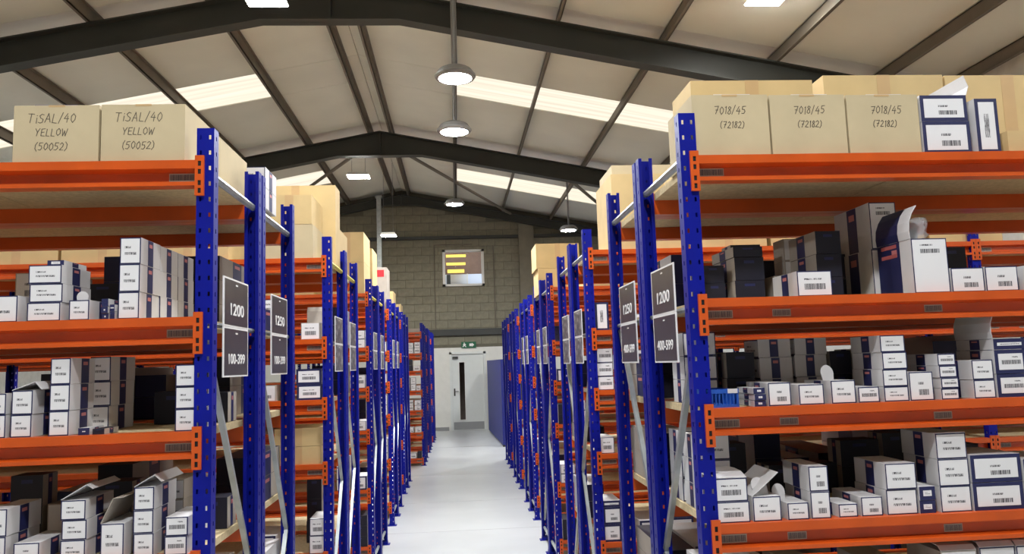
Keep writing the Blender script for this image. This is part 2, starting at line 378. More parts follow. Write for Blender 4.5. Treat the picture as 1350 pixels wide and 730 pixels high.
def portal(Y, label, D=.345, FLAT=5.917):
    t = thing('portal_frame', label, 'roof beam', (0, Y, 0), 0, 'portal frames')
    FW = .19
    for sg, xe in ((1, XW1-.05), (-1, XW0+.05)):
        hx = RIDGE + sg*(RTOP-D-FLAT)/SLOPE
        zt = lambda X: roofz(X, RTOP)-.002
        zb = lambda X: min(FLAT, roofz(X, RTOP-D))
        m = MB()
        m.prism([(RIDGE, zt(RIDGE)), (xe, zt(xe)), (xe, zb(xe)), (hx, FLAT), (RIDGE, FLAT)], FW/2-.006, FW/2+.006, 'y')
        m.prism([(RIDGE, zt(RIDGE)), (xe, zt(xe)), (xe, zt(xe)-.018), (RIDGE, zt(RIDGE)-.018)], 0, FW, 'y')
        m.prism([(RIDGE, FLAT), (hx, FLAT), (xe, zb(xe)), (xe, zb(xe)+.018), (hx, FLAT+.018), (RIDGE, FLAT+.018)], 0, FW, 'y')
        obj('rafter', m.mesh('rafter', 'steel_dark'), t)
        m = MB(); m.box(xe-.32*sg if sg > 0 else xe, xe if sg > 0 else xe+.32, 0, FW, 0, zb(xe)+.02); obj('column', m.mesh('column', 'steel_dark'), t)
    m = MB(); m.box(RIDGE-.012, RIDGE+.012, .01, FW-.01, FLAT+.018, RTOP-.02); obj('apex_plate', m.mesh('apex_plate', 'steel_dark'), t)
portal(9.12, 'dark steel portal frame rafter nearest the camera, overhead')
portal(15.29, 'dark steel portal frame rafter further down the roof')
portal(21.1, 'dark steel portal frame rafter against the gable wall', .22, 6.12)
def brace(p, q, label):
    tag(obj('roof_brace', MB().bar(p, q, .035, 8).mesh('roof_brace', 'purlin')), label, 'brace')
brace((-.9, 15.45, 5.98), (1.55, 21.0, 5.80), 'dark diagonal roof brace right of the ridge before the gable')
brace((2.35, 15.45, 5.42), (5.0, 21.0, 5.12), 'dark diagonal roof brace above the right racks before the gable')
brace((-2.0, 15.45, 5.93), (-4.2, 19.5, 5.82), 'pale diagonal roof brace left of the ridge before the gable')

# ---------------------------------------------------------------- lamps
def highbay(x, y, z, D, label):
    t = thing('pendant_lamp', label, 'lamp', (x, y, z), 0, 'round high bay lamps')
    R = D/2
    obj('housing', MB().lathe([(0, .50*R), (.35*R, .50*R), (.62*R, .46*R), (.80*R, .36*R), (.90*R, .22*R), (.93*R, .15*R), (R, .10*R), (R, .04*R), (.94*R, -.01), (.80*R, -.014), (.78*R, .0), (0, .0)], 40).mesh('housing', 'lamp_body'), t)
    obj('diffuser', MB().lathe([(0, -.02), (.4*R, -.018), (.76*R, -.008), (.78*R, .002)], 32).mesh('diffuser', 'lamp_glow'), t)
    top = (roofz(x, RTOP)-.004 if abs(x-.06) < .05 else roofz(x, LTOP)-.002)-z
    h = obj('hanging_rod', MB().bar((0, 0, .48*R), (0, 0, top), .012).bar((.02, 0, .48*R), (.02, 0, top), .005).mesh('hanging_rod', 'lamp_body'), t)
    return t
highbay(.051, 7.39, 4.53, .4, 'round grey high bay lamp, largest and nearest over the aisle')
highbay(.035, 8.8, 4.42, .4, 'round grey high bay lamp, second along the aisle')
highbay(.03, 16.2, 5.10, .42, 'small distant high bay lamp, third along the aisle before the gable')
highbay(2.46, 16.5, 4.55, .4, 'distant high bay lamp hanging above the right racks')
for i, (x, y) in enumerate(((.05, 3.9), (.05, .4), (-4.0, 1.6), (4.0, 1.6), (-8.2, 11.2))):  # unseen lamps, the last of them added for bounce onto the ceiling
    highbay(x, y, 4.6, .4, f'unseen extra round high bay lamp overhead outside the picture, {ORD[i]} of that group')
def flood(x, y, z, s, label, drop):
    t = thing('flood_light', label, 'lamp', (x, y, z), 0, 'square flood lights')
    obj('housing', MB().prism([(-s/2, 0), (s/2, 0), (s*.42, .06), (-s*.42, .06)], -s*.36, s*.36, 'y').mesh('housing', 'white_paint'), t)
    obj('lens', MB().box(-s*.47, s*.47, -s*.33, s*.33, -.012, .001).mesh('lens', 'flood_glow'), t)
    obj('suspension_wire', MB().bar((-s*.3, 0, .06), (-s*.3, 0, drop), .004, 6).bar((s*.3, 0, .06), (s*.3, 0, drop), .004, 6).mesh('suspension_wire', 'lamp_body'), t)
flood(-1.81, 7.6, 5.42, .40, 'square flood light at the top edge beside the near ridge', 1.09)
flood(3.40, 7.8, 5.53, .40, 'square flood light at the top edge over the right racks', .12)
flood(-1.95, 16.2, 5.72, .46, 'square flood light near the ridge behind the second rafter', .78)
flood(-1.53, 18.4, 4.83, .36, 'square flood light hanging lowest before the gable wall', 1.745)

# ---------------------------------------------------------------- racking
PW, PD, PH = .054, .046, 2.525
def post_mesh():
    m = MB(); hw = PW/2
    xs = [-hw, -.0175, -.0110, .0110, .0175, hw]
    zs = [0.0, .03]; holes = []
    z = .045
    while z < PH-.02:
        zs += [z-.0068, z+.0068]; holes.append((z-.0068, z+.0068)); z += .05
    zs.append(PH); zs = sorted(set(round(v, 4) for v in zs)); hs = {(round(a, 4), round(b, 4)) for a, b in holes}
    for j in range(len(zs)-1):
        a, b = zs[j], zs[j+1]; hole = (a, b) in hs
        for i in range(5):
            if hole and i in (1, 3): continue
            m.quad((xs[i], 0, a), (xs[i+1], 0, a), (xs[i+1], 0, b), (xs[i], 0, b))
        for sx in (-1, 1):
            x = sx*hw; ys = [0, .020, .028, PD]
            for i in range(3):
                if hole and i == 1: continue
                m.quad((x, ys[i], a), (x, ys[i+1], a), (x, ys[i+1], b), (x, ys[i], b))
    for sx in (-1, 1):
        x = sx*hw; m.box(min(x, x-sx*.013), max(x, x-sx*.013), PD-.003, PD, 0, PH)
    return m.mesh('upright_post', 'blue', False)
POST = post_mesh()
FOOT = MB().box(-.05, .05, -.02, .07, 0, .006).box(-.03, .03, -.004, .05, .006, .03).mesh('foot_plate', 'blue')
def beam_mesh(L):
    return MB().prism([(-.008, 0), (-.008, -.027), (.024, -.034), (.024, -.064), (-.008, -.070), (-.008, -.082), (.045, -.082), (.045, 0)], -L/2, L/2, 'x').mesh('beam', 'orange')
def connector_mesh():
    m = MB(); x0, x1 = -.014, .014; hx0, hx1 = -.005, .005
    zz = [-.115, -.107, -.091, -.082, -.066, -.046, -.030, -.020, -.004, .006, .014]; xs = [x0, hx0, hx1, x1]
    hole = {(-.107, -.091), (-.082, -.066), (-.046, -.030), (-.020, -.004)}
    for j in range(len(zz)-1):
        for i in range(3):
            mi = 1 if (i == 1 and (zz[j], zz[j+1]) in hole) else 0
            y = -.011 if mi == 0 else -.008
            m.quad((xs[i], y, zz[j]), (xs[i+1], y, zz[j]), (xs[i+1], y, zz[j+1]), (xs[i], y, zz[j+1]), mi)
    m.box(x0, x1, -.0075, -.002, zz[0], zz[-1])
    for a in (x0, x1): m.quad((a, -.011, zz[0]), (a, -.0075, zz[0]), (a, -.0075, zz[-1]), (a, -.011, zz[-1]))
    for a in (zz[0], zz[-1]): m.quad((x0, -.011, a), (x1, -.011, a), (x1, -.0075, a), (x0, -.0075, a))
    return m.mesh('connector_plate', ['orange', 'dark'], False)
CONN = connector_mesh()
TAGW = MB().box(-.042, .042, -.0008, 0, -.0125, .0125).mesh('barcode_label', 'beam_label')
TAGS = MB().box(-.03, .03, -.0008, 0, -.0115, .0115).mesh('barcode_label', 'beam_label')
_beam, _board = {}, {}
RACKS = {}
def rack(key, side, X, Y0, D, bays, levels, label, diag=1, bar='galv', bayL=2.4, name=None):
    t = thing('storage_rack', label, 'rack', (X, Y0, 0), 0, 'blue and orange storage racks')
    for b in range(bays+1):
        xp = side*(b*bayL + PW/2)
        for y, rz in ((0, 0), (D, math.pi)):
            p = obj('upright_post', POST, t, (xp, y, 0), rz); obj('foot_plate', FOOT, p)
        ya, yb = PD*.6, D-PD*.6
        zl = [.12, .72, 1.0, 1.30, 1.905, 2.385]
        for k, z in enumerate((2.385, 1.905, .12)):
            if b and k: continue
            m = MB().bar((0, ya, 0), (0, yb, 0), .013 if k != 1 else .009, 8)
            obj('horizontal_brace', m.mesh('horizontal_brace', bar if k == 0 else 'galv'), t, (xp, 0, z))
        if b == 0:
            z = 1.885; d = diag
            while z > .3:
                z2 = z-.84
                p, q = ((ya, z), (yb, max(.14, z2))) if d > 0 else ((yb, z), (ya, max(.14, z2)))
                m = MB().bar((0, p[0], p[1]), (0, q[0], q[1]), .013, 4)
                obj('diagonal_brace', m.mesh('diagonal_brace', 'galv'), t, (xp+side*.008, 0, 0)); z = z2-.01; d = -d
    L = bayL-PW
    if L not in _beam: _beam[L] = beam_mesh(L)
    bk = (round(L, 3), round(D, 3))
    if bk not in _board: _board[bk] = MB().box(-L/6+.002, L/6-.002, .047, D-.047, -.027, -.002).mesh('shelf_board', 'chipboard')
    for b in range(bays):
        s0 = b*bayL+PW; xc = side*(s0+L/2)
        for li, z in enumerate(levels):
            for y, rz in ((0, 0), (D, math.pi)):
                bm_ = obj('beam', _beam[L], t, (xc, y, z), rz); sg = 1 if rz == 0 else -1
                for e in (-1, 1): obj('connector_plate', CONN, bm_, (e*(L/2+.012), 0, 0))
                if rz == 0:
                    near = -side
                    for (so, me) in ((.05, TAGW), (.25, TAGS), (.75, TAGS)):
                        if side < 0 and so > .1: continue
                        if li == 0 and so > .1: continue
                        obj('barcode_label', me, bm_, (near*(L/2-so), .024, -.049))
            for i in range(3): obj('shelf_board', _board[bk], t, (xc+(i-1)*L/3, 0, z))
    RACKS[key] = dict(side=side, X=X, Y0=Y0, D=D, levels=levels, name=name)
    return t
LV = [2.40, 1.925, 1.578, 1.215, .72, .25]
LEFT = [(-.752, 2.49), (-.72, 4.62), (-.732, 6.91), (-.735, 9.03), (-.75, 11.2)]
RIGHT = [(.722, 2.385), (.76, 4.55), (.80, 6.79), (.83, 8.98), (.84, 11.2), (.85, 13.4)]
RD = .61
names = ['nearest', 'second', 'third', 'fourth', 'fifth', 'sixth']
for side, rows, sn in ((-1, LEFT, 'left'), (1, RIGHT, 'right')):
    for i, (X, Y) in enumerate(rows):
        lv = ([2.42, 1.925, 1.576, 1.21, .80, .3] if side < 0 else [2.385, 1.93, 1.592, 1.247, .84, .3]) if i == 0 else LV
        bar = 'bar_yellow' if side < 0 and i in (1, 2, 3) else 'galv'  # upper braces on the middle left rows are pale yellow
        nb_ = 1 if i == 0 or i > 3 else 2
        d = RD if side < 0 else .60
        rack((sn, i, 'A'), side, X, Y, d, nb_, lv, f'blue and orange rack, {names[i]} row on the {sn}, side facing camera', 1, bar, name=f'{names[i]} {sn} rack')
        rack((sn, i, 'B'), side, X, Y+d+.02, d, nb_, lv, f'blue and orange rack, {names[i]} row on the {sn}, side facing away', 1 if side < 0 else -1, bar, name=f'{names[i]} {sn} rear rack')
LV7 = [2.36, 1.98, 1.67, 1.32, .97, .58, .13]
for k, (X, Y) in enumerate(((-.60, 14.25), (-.585, 16.3), (-.56, 18.4))):
    rack(('far', k, 'A'), -1, X, Y, .575, 1, LV7, f'blue and orange seven level rack, {ORD[k]} beyond the fifth left row', 1, name=f'{ORD[k]} seven level rack')
    rack(('far', k, 'B'), -1, X, Y+.64, .575, 1, LV7, f'blue and orange seven level rack behind the {ORD[k]} seven level rack', 1, name=f'rear of {ORD[k]} seven level rack')
# blue clad end panels on the right before the gable
bp = thing('partition_panel', 'solid blue partition panel on the right before the gable wall', 'partition', (.93, 0, 0))
for i in range(4):
    y0, y1 = 16.85+i*1.012, 16.85+(i+1)*1.012-.003; xa, xb = -.0345*i, -.0345*(i+1)
    obj('panel', MB().prism([(xa, y0), (.9, y0), (.9, y1), (xb, y1)], .04, 1.84, 'z').mesh('panel', 'blue_panel'), bp)
obj('plinth', MB().box(.0, .9, 16.85, 20.9, 0, .04).mesh('plinth', 'steel_dark'), bp)

# ---------------------------------------------------------------- signs on the frame ends
def sign(key, side, X, y0, y1, z0, z1, txt, label, size=.04, sx=1.5, worn=False):
    t = tag(obj('rack_sign', None), label, 'sign', 'signs on the rack ends')
    u = 1 if side < 0 else -1
    R3 = Matrix(((0, 0, -side), (u, 0, 0), (0, 1, 0)))
    t.matrix_world = Matrix.Translation((X-side*.004, (y0+y1)/2, (z0+z1)/2)) @ R3.to_4x4()
    W, Hh = abs(y1-y0), z1-z0
    obj('panel', MB().box(-W/2, W/2, -Hh/2, Hh/2, -.002, .002).mesh('panel', 'sign_white'), t)
    obj('face', MB().box(-W/2+.009, W/2-.009, -Hh/2+.006, Hh/2-.006, .002, .0026).mesh('face', 'sign_worn' if worn else 'sign_black'), t)
    obj('hanging_hole', MB().box(-.012, .012, Hh/2-.022, Hh/2-.017, .0026, .003).mesh('hanging_hole', 'sign_white'), t)
    if txt:
        me = text_mesh(txt, size, sx, 'sign_white'); o = obj('lettering', me, t, (0, -Hh*.15, .003))
for sn, side, rows, tl in (('left', -1, LEFT, '100-399'), ('right', 1, RIGHT, '400-599')):
    for i, (X, Y) in enumerate(rows[:4]):
        d = RD if side < 0 else .60
        for k, (o_, num) in enumerate((((.095 if side < 0 else .13), '1200'), ((d+.02+.12) if side < 0 else (d+.02+.08), '1250'))):
            ya = Y+o_; half = 'near' if k == 0 else 'far'
            if i == 0:
                sign(None, side, X, ya, ya+.298, 1.9005, 2.063, num, f'dark sign reading {num} on the {half} half of the {names[i]} {sn} rack end', .056, 1.6)
                sign(None, side, X, ya, ya+.298, 1.735, 1.8995, tl, f'dark sign reading {tl} under the {num} sign, {half} half, {names[i]} {sn} rack', .046, 1.35)
            else:
                sign(None, side, X, ya, ya+.298, 1.9005, 2.063, None, f'worn upper sign on the {half} half of the {names[i]} {sn} rack end', worn=True)
                sign(None, side, X, ya, ya+.298, 1.735, 1.8995, None, f'worn lower sign on the {half} half of the {names[i]} {sn} rack end', worn=True)

# ---------------------------------------------------------------- cartons
_mc = {}
def cached(key, fn):
    if key not in _mc: _mc[key] = fn()
    return _mc[key]
REG = []
STYLE = {'white': 'white carton with navy edges', 'trim': 'white carton with broad navy border', 'navy': 'dark navy carton', 'kraft': 'brown cardboard box', 'grey': 'beige cardboard box', 'pale': 'off-white carton'}
def carton(X, Y, z, w_, d, h, style, lab='text', rz=0, band=True):
    """a carton standing on z with its labelled end towards -y (before rz); X, Y is the centre of its base"""
    w_, d, h = round(w_, 3), round(d, 3), round(h, 3)
    hw, hd = w_/2, d/2
    kraft = style in ('kraft', 'grey')
    def body():
        m = MB()
        if kraft: m.box(-hw, hw, -hd, hd, 0, h)
        elif style == 'navy': m.box(-hw, hw, -hd, hd, 0, h, mf=(1, 1, 2, 2, 1, 1))
        elif style == 'pale': m.box(-hw, hw, -hd, hd, 0, h, mf=(2, 1, 2, 2, 2, 2))
        else: m.box(-hw, hw, -hd, hd, 0, h, mf=(1, 1, 0, 0, 0, 0))
        return m.mesh('carton', {'kraft': ['kraft'], 'grey': ['kraft_grey']}.get(style, ['card', 'navy' if style != 'navy' else 'navy_dark', 'card_grey']))
    name = 'cardboard_box' if kraft else 'carton'
    o = obj(name, cached(('b', style, w_, d, h), body), None, (X, Y, z), rz)
    if kraft:
        tp = cached(('t', style, w_, d, h), lambda: MB().box(-min(.025, hw*.3), min(.025, hw*.3), -hd-.0006, hd+.0006, h, h+.0006).box(-min(.025, hw*.3), min(.025, hw*.3), -hd-.0006, -hd, h*(.02 if style == 'kraft' else .97), h).mesh('packing_tape', 'kraft_tape'))
        obj('packing_tape', tp, o)
        return o
    if lab:
        b = .012 if style == 'trim' else .0035
        if style == 'navy':
            obj('logo_patch', cached(('l', w_, h, d), lambda: MB().box(-hw*.35, hw*.35, -hd-.0006, -hd, h*.74, h*.86).mesh('logo_patch', 'band')), o)
        else:
            obj('end_label', cached(('e', w_, h, d, b, lab), lambda: MB().box(-hw+b, hw-b, -hd-.0008, -hd, b, h-b).mesh('end_label', 'label_'+lab)), o)
    if band and style != 'pale':
        bm_ = cached(('s', d, h), lambda: MB().box(-.0004, .0004, -hd+d*.36, -hd+d*.62, .001, h-.001).mesh('side_band', 'band'))
        for sx in (-1, 1): obj('side_band', bm_, o, (sx*(hw+.0003), 0, 0))
    return o
def lid(o, w_, d, h, hinge, segs, mname='card', frac=1.0, yr=(-1, 1)):
    """an open flap: a bent sheet hinged on one top edge; segs = (length, angle in degrees above the box top)"""
    pts = [(0., 0.)]
    for L, a in segs: pts.append((pts[-1][0]+L*math.cos(math.radians(a)), pts[-1][1]+L*math.sin(math.radians(a))))
    n = len(pts); up = []
    for i, p in enumerate(pts):
        a = pts[max(0, i-1)]; b = pts[min(n-1, i+1)]; dx, dz = b[0]-a[0], b[1]-a[1]; l = math.hypot(dx, dz)
        up.append((p[0]-dz/l*.002, p[1]+dx/l*.002))
    out = pts + up[::-1]
    hw, hd = w_/2, d/2; m = MB()
    if hinge == 'left': m.prism([(-hw+u, h+.001+v) for u, v in out], hd*yr[0], hd*yr[1], 'y')
    elif hinge == 'right': m.prism([(hw-u, h+.001+v) for u, v in out], -hd*frac, hd*frac, 'y')
    elif hinge == 'front': m.prism([(-hd+u, h+.001+v) for u, v in out], -hw*frac, hw*frac, 'x')
    else: m.prism([(hd-u, h+.001+v) for u, v in out], -hw*frac, hw*frac, 'x')
    return obj('flap', m.mesh('flap', mname), o)
def tab(o, w_, d, h, x, y, r, lean=10):
    """a rounded dust flap standing up from the box"""
    m = MB(); pts = [(-r*.75, 0), (r*.75, 0)] + [(r*.9*math.cos(t*math.pi/10), r*.9+r*1.0*math.sin(t*math.pi/10)) for t in range(11)]
    m.prism(pts, -.001, .001, 'y'); f = obj('dust_flap', m.mesh('dust_flap', 'card'), o, (x, y, h)); f.rotation_euler = (math.radians(-lean), 0, math.radians(12)); return f
def note(objs, key, li, row, s):
    REG.append((objs, key, li, row, s))
def stack(key, li, xl, xr, hs, style='white', lab='text', Y=None, d=.19, row='front', n=1, ybase=None):
    """cartons piled on a shelf; xl, xr = left and right edge measured in the photo on the plane Y, hs = heights in px"""
    R = RACKS[key]; z = R['levels'][li]; Y = R['Y0']+.012 if Y is None else Y
    yb = ybase or 470
    x0, x1 = at(xl, yb, Y).x, at(xr, yb, Y).x
    out = []; zz = z
    for h in hs:
        hm = h*Y/FPX*.985
        out.append(carton((x0+x1)/2+random.uniform(-.002, .002), Y+d/2+random.uniform(0, .004), zz, x1-x0-.003, d, hm, style, lab, random.uniform(-.012, .012)))
        out[-1]['_dims'] = (x1-x0-.003, d, hm); zz += hm+.0012
    note(out, key, li, row, abs((x0+x1)/2-R['X']))
    return out
def dims(o): return tuple(o['_dims'])

A = ('left', 0, 'A')
# second shelf of the nearest left rack
stack(A, 1, -26, 24, [34], ybase=410)
s = stack(A, 1, 36, 81, [24, 24, 24], ybase=400)
W_ = dims(s[2]); o = carton(s[2].location.x+.02, s[2].location.y, s[2].location.z+W_[2]+.001, .05, .15, .016, 'trim', 'text')
tag(o, 'small flat navy carton lying on the three carton stack, nearest left rack', 'carton')
s = stack(A, 1, 91, 119, [26], ybase=410); tab(s[0], *dims(s[0]), -.026, -.02, .019)
stack(A, 1, 132, 142, [8, 8, 10], 'trim', ybase=415, d=.12)
stack(A, 1, 143.5, 151, [10, 9], 'trim', ybase=415, d=.12)
for k, r in enumerate(('front', 'second row', 'third row')):
    stack(A, 1, 155*(1-k*.0), 184, [35, 36, 35], Y=2.502, ybase=380, d=.165) if k == 0 else None
x0, x1 = at(155, 380, 2.502).x, at(184, 380, 2.502).x
for k, r in ((1, 'second row'), (2, 'third row')):
    out = []; zz = RACKS[A]['levels'][1]
    for j in range(3):
        out.append(carton((x0+x1)/2+random.uniform(-.003, .003), 2.502+.0825+k*.172, zz, x1-x0-.003, .165, .0835, 'white', 'text')); zz += .0848
    note(out, A, 1, r, abs((x0+x1)/2-RACKS[A]['X']))
# third shelf
stack(A, 2, -24, 8, [29, 26], ybase=560)
s = stack(A, 2, 13, 42, [28, 30], ybase=550); lid(s[1], *dims(s[1]), 'left', [(.07, 20), (.03, -50)])
stack(A, 2, 64, 92, [31, 33, 33], ybase=540)
stack(A, 2, 103, 119, [9], 'trim', ybase=565, d=.1)
stack(A, 2, 121, 138, [7], 'navy', ybase=565, d=.1)
stack(A, 2, 117, 145, [31, 31, 31], Y=2.66, ybase=530, d=.19, row='second row')
stack(A, 2, 230, 258, [28, 28, 28], ybase=530)
# fourth shelf
stack(A, 3, -22, 9, [32, 33], ybase=690)
stack(A, 3, 18, 53, [23], lab='right', ybase=710)
s = stack(A, 3, 80, 114, [24, 24, 24], ybase=690); lid(s[2], *dims(s[2]), 'left', [(.085, 30), (.022, -35)])
s = stack(A, 3, 132, 164, [42], ybase=700); lid(s[0], *dims(s[0]), 'left', [(.08, 64), (.03, 5)], 'card_grey')
s = stack(A, 3, 175, 203, [28, 28, 28], ybase=680); lid(s[2], *dims(s[2]), 'left', [(.068, 30), (.03, -45)])
stack(A, 3, 217, 248, [23, 23], lab='wide', ybase=690)
stack(A, 3, 215, 243, [24, 24, 24], 'pale', Y=2.74, ybase=690, row='second row', d=.18)

B = ('right', 0, 'A')
# second shelf of the nearest right rack
stack(B, 1, 1052, 1099, [35], lab='bar', ybase=375)
stack(B, 1, 925, 955, [28, 24], 'navy', Y=2.62, ybase=360, row='second row', d=.2)
stack(B, 1, 968, 1008, [30, 32, 14], 'navy', Y=2.60, ybase=360, row='second row', d=.22)
stack(B, 1, 1020, 1049, [36], 'pale', Y=2.62, ybase=360, row='second row', d=.2)
stack(B, 1, 1076, 1110, [32, 32, 32], 'navy', Y=2.60, ybase=340, row='second row', d=.24)
stack(B, 1, 1149, 1185, [70, 66], 'white', 'high', Y=2.62, ybase=320, row='second row', d=.26)
s = stack(B, 1, 1204, 1252, [77], 'white', 'high', ybase=350, d=.2)
for mn, ya, yb in (('card', -1, -.35), ('navy', -.345, 1)):
    lid(s[0], *dims(s[0]), 'left', [(.025, 96), (.03, 84), (.03, 68), (.03, 55)], mn, yr=(ya, yb))
for y0_, y1_ in ((-.06, .095),):
    W_ = dims(s[0]); obj('navy_side', MB().box(-W_[0]/2-.0008, -W_[0]/2-.0004, -W_[1]*.17, W_[1]/2, .001, W_[2]).mesh('navy_side', 'navy'), s[0])
    for zz in (.72, .9): obj('logo_patch', MB().box(-W_[0]/2-.0014, -W_[0]/2-.0009, -W_[1]*.08, W_[1]*.38, W_[2]*zz, W_[2]*(zz+.07)).mesh('logo_patch', 'logo_red'), s[0])
op = s[0]
s = stack(B, 1, 1255, 1299, [34], lab='right', ybase=370); lid(s[0], *dims(s[0]), 'back', [(.03, 95), (.05, 110), (.05, 120)], 'navy')
stack(B, 1, 1301.5, 1345, [35], lab='right', ybase=370)
stack(B, 1, 1351, 1392, [35], lab='right', ybase=370)
# third shelf
stack(B, 2, 994, 1010, [8, 8, 8], 'trim', ybase=525, d=.14)
stack(B, 2, 1013.5, 1044, [31], lab='right', ybase=520)
s = stack(B, 2, 1054, 1088, [27], ybase=520)
s = stack(B, 2, 1096, 1129, [31], ybase=520); tab(s[0], *dims(s[0]), -.02, -.04, .026)
stack(B, 2, 1132, 1161, [21], lab='wide', ybase=522)
stack(B, 2, 1164, 1197.5, [20, 23, 23, 23], ybase=490)
stack(B, 2, 1199.5, 1232, [39], lab='right', ybase=510)
stack(B, 2, 1239, 1263.5, [15, 14, 16, 16], 'white', 'wide', ybase=500)
stack(B, 2, 1283, 1312, [25, 27], ybase=505)
s = stack(B, 2, 1313.5, 1356, [32, 33, 15], 'trim', 'wide', ybase=490); lid(s[2], *dims(s[2]), 'left', [(.02, 100), (.03, 88), (.03, 70)])
for xl, xr, hs, st in ((958, 996, [32, 34], 'navy'), (1002, 1046, [29, 28, 24], 'white'), (1049, 1092, [30, 29, 22], 'white'), (1095, 1124, [33, 31], 'navy'), (1127, 1152, [33, 33], 'navy')):
    if st == 'navy': stack(B, 2, xl, xr, hs, st, Y=2.665, ybase=490, row='second row', d=.14); continue
    R_ = RACKS[B]; xa, xb = at(xl, 490, 2.665).x, at(xr, 490, 2.665).x; out = []; zz = R_['levels'][2]      # lying side-on
    for h in hs:
        hm = h*2.665/FPX; out.append(carton((xa+xb)/2+random.uniform(-.004, .004), 2.735, zz, .13, xb-xa-.003, hm, st, 'text', -math.pi/2)); zz += hm+.0012
    note(out, B, 2, 'second row', (xa+xb)/2-R_['X'])
# fourth shelf
s = stack(B, 3, 943, 987.5, [27, 30], lab='bar', ybase=660); lid(s[1], *dims(s[1]), 'front', [(.05, 14), (.06, 2), (.06, -3)])
s = stack(B, 3, 992, 1030, [32], ybase=665); lid(s[0], *dims(s[0]), 'left', [(.05, 38), (.06, 40)]); tab(s[0], *dims(s[0]), .0, -.06, .03, 30)
s = stack(B, 3, 1037, 1066, [22], ybase=670); tab(s[0], *dims(s[0]), -.03, -.03, .026)
stack(B, 3, 1068.5, 1095, [35, 33], lab='right', ybase=650)
stack(B, 3, 1105, 1131, [17], ybase=670, d=.12)
stack(B, 3, 1136, 1165, [25], lab='right', ybase=665)
stack(B, 3, 1167.5, 1209, [33, 34], ybase=645)
stack(B, 3, 1212, 1234, [17, 18], 'trim', ybase=660, d=.12)
s = stack(B, 3, 1237.5, 1279, [34, 36, 34], ybase=630); lid(s[2], *dims(s[2]), 'front', [(.03, -4), (.06, 0)])
stack(B, 3, 1281.5, 1349, [37, 37], 'trim', 'right', ybase=640)
stack(B, 3, 1352, 1400, [35, 30], 'white', 'text', ybase=640)
# fifth shelf, just the tops show
for xl, xr, h, st in ((968, 1010, 122, 'white'), (1045, 1085, 118, 'pale'), (1140, 1185, 120, 'pale'), (1240, 1288, 127, 'pale'), (1290, 1338, 129, 'white'), (1340, 1386, 129, 'white')):
    s = stack(B, 4, xl, xr, [h], st, ybase=720)
    if h > 121: lid(s[0], *dims(s[0]), 'front', [(.02, 40), (.05, 5), (.05, -6)])
# what shows of the second racks at the aisle end
L2 = ('left', 1, 'A')
s = stack(L2, 1, 396, 421, [22], 'pale', 'bar', ybase=440); lid(s[0], *dims(s[0]), 'back', [(.08, 95), (.03, 120)], 'card_grey')
stack(L2, 2, 390.5, 424.5, [20, 20], 'trim', 'bar', ybase=510, d=.24)
stack(L2, 4, 408, 429, [22, 21], 'white', 'bar', ybase=700, d=.24)
stack(L2, 4, 404, 424, [27, 27, 26], 'navy', Y=4.92, ybase=700, d=.2, row='second row')
R2 = ('right', 1, 'A')
stack(R2, 1, 784.5, 803, [38], 'trim', 'vert', ybase=420, d=.24)
stack(R2, 2, 787, 809, [18, 18, 19], 'white', 'wide', ybase=490, d=.24)
stack(R2, 3, 791, 810, [21], 'white', 'bar', ybase=580, d=.24)
stack(R2, 4, 795, 820, [22, 22, 8], 'trim', 'right', ybase=690, d=.24)
# white cartons at the aisle end of the nearest right rack, seen through its frame
for li, n, yo in ((3, 3, .22), (3, 3, .40), (4, 3, .25), (2, 3, .30)):
    out = []; R_ = RACKS[B]
    for j in range(n): out.append(carton(R_['X']+.12, R_['Y0']+yo+.075, R_['levels'][li]+j*.0815, .115, .15, .08, 'white', 'text'))
    note(out, B, li, 'second row' if yo < .26 and yo > .1 else 'third row' if yo > .26 else 'front', .1)
# open carton bag of parts
def bag(o, w_, d, h):
    bm = bmesh.new(); bmesh.ops.create_icosphere(bm, subdivisions=3, radius=1); rr = random.Random(3)
    ph = [rr.uniform(0, 6) for _ in range(9)]
    for v in bm.verts:
        c = v.co; k = 1+.16*math.sin(9*c.x+ph[0])*math.sin(8*c.z+ph[1])+.12*math.sin(15*c.y+ph[2]+5*c.x)
        v.co = Vector((c.x*.042*k + .028*max(0, c.z), c.y*.05*k, c.z*.048*k))
    me = bpy.data.meshes.new('plastic_bag'); bm.to_mesh(me); bm.free(); me.materials.append(MATS['poly'])
    for p in me.polygons: p.use_smooth = True
    b = obj('plastic_bag', me, None, o.location+Vector((.005, 0, h+.036)))
    tag(b, 'crumpled clear plastic bag poking out of the open tall carton', 'bag')
bag(op, *dims(op))
# blue basket
p0, p1 = at(932, 525, 2.42), at(974, 525, 2.42); zb = RACKS[B]['levels'][2]; W = p1.x-p0.x
bk = thing('parts_basket', 'small blue slotted plastic basket beside the post, third shelf, nearest right rack', 'basket', ((p0.x+p1.x)/2, 2.42, zb))
obj('tray', MB().box(-W/2, W/2, 0, .2, 0, .004).box(-W/2, -W/2+.003, 0, .2, 0, .054).box(W/2-.003, W/2, 0, .2, 0, .054).box(-W/2, W/2, .197, .2, 0, .054).mesh('tray', 'basket_blue'), bk)
obj('front_rim', MB().box(-W/2, W/2, -.003, .003, .043, .056).box(-W/2, W/2, -.002, .002, 0, .008).mesh('front_rim', 'basket_blue'), bk)
sl = MB().box(-.0018, .0018, -.002, .002, .008, .043).mesh('slat', 'basket_blue')
for i in range(9): obj('slat', sl, bk, (-W/2+W*(i+.5)/9, 0, 0))
obj('label_card', MB().box(W*.15, W*.46, -.0045, -.003, .043, .057).mesh('label_card', 'card'), bk)

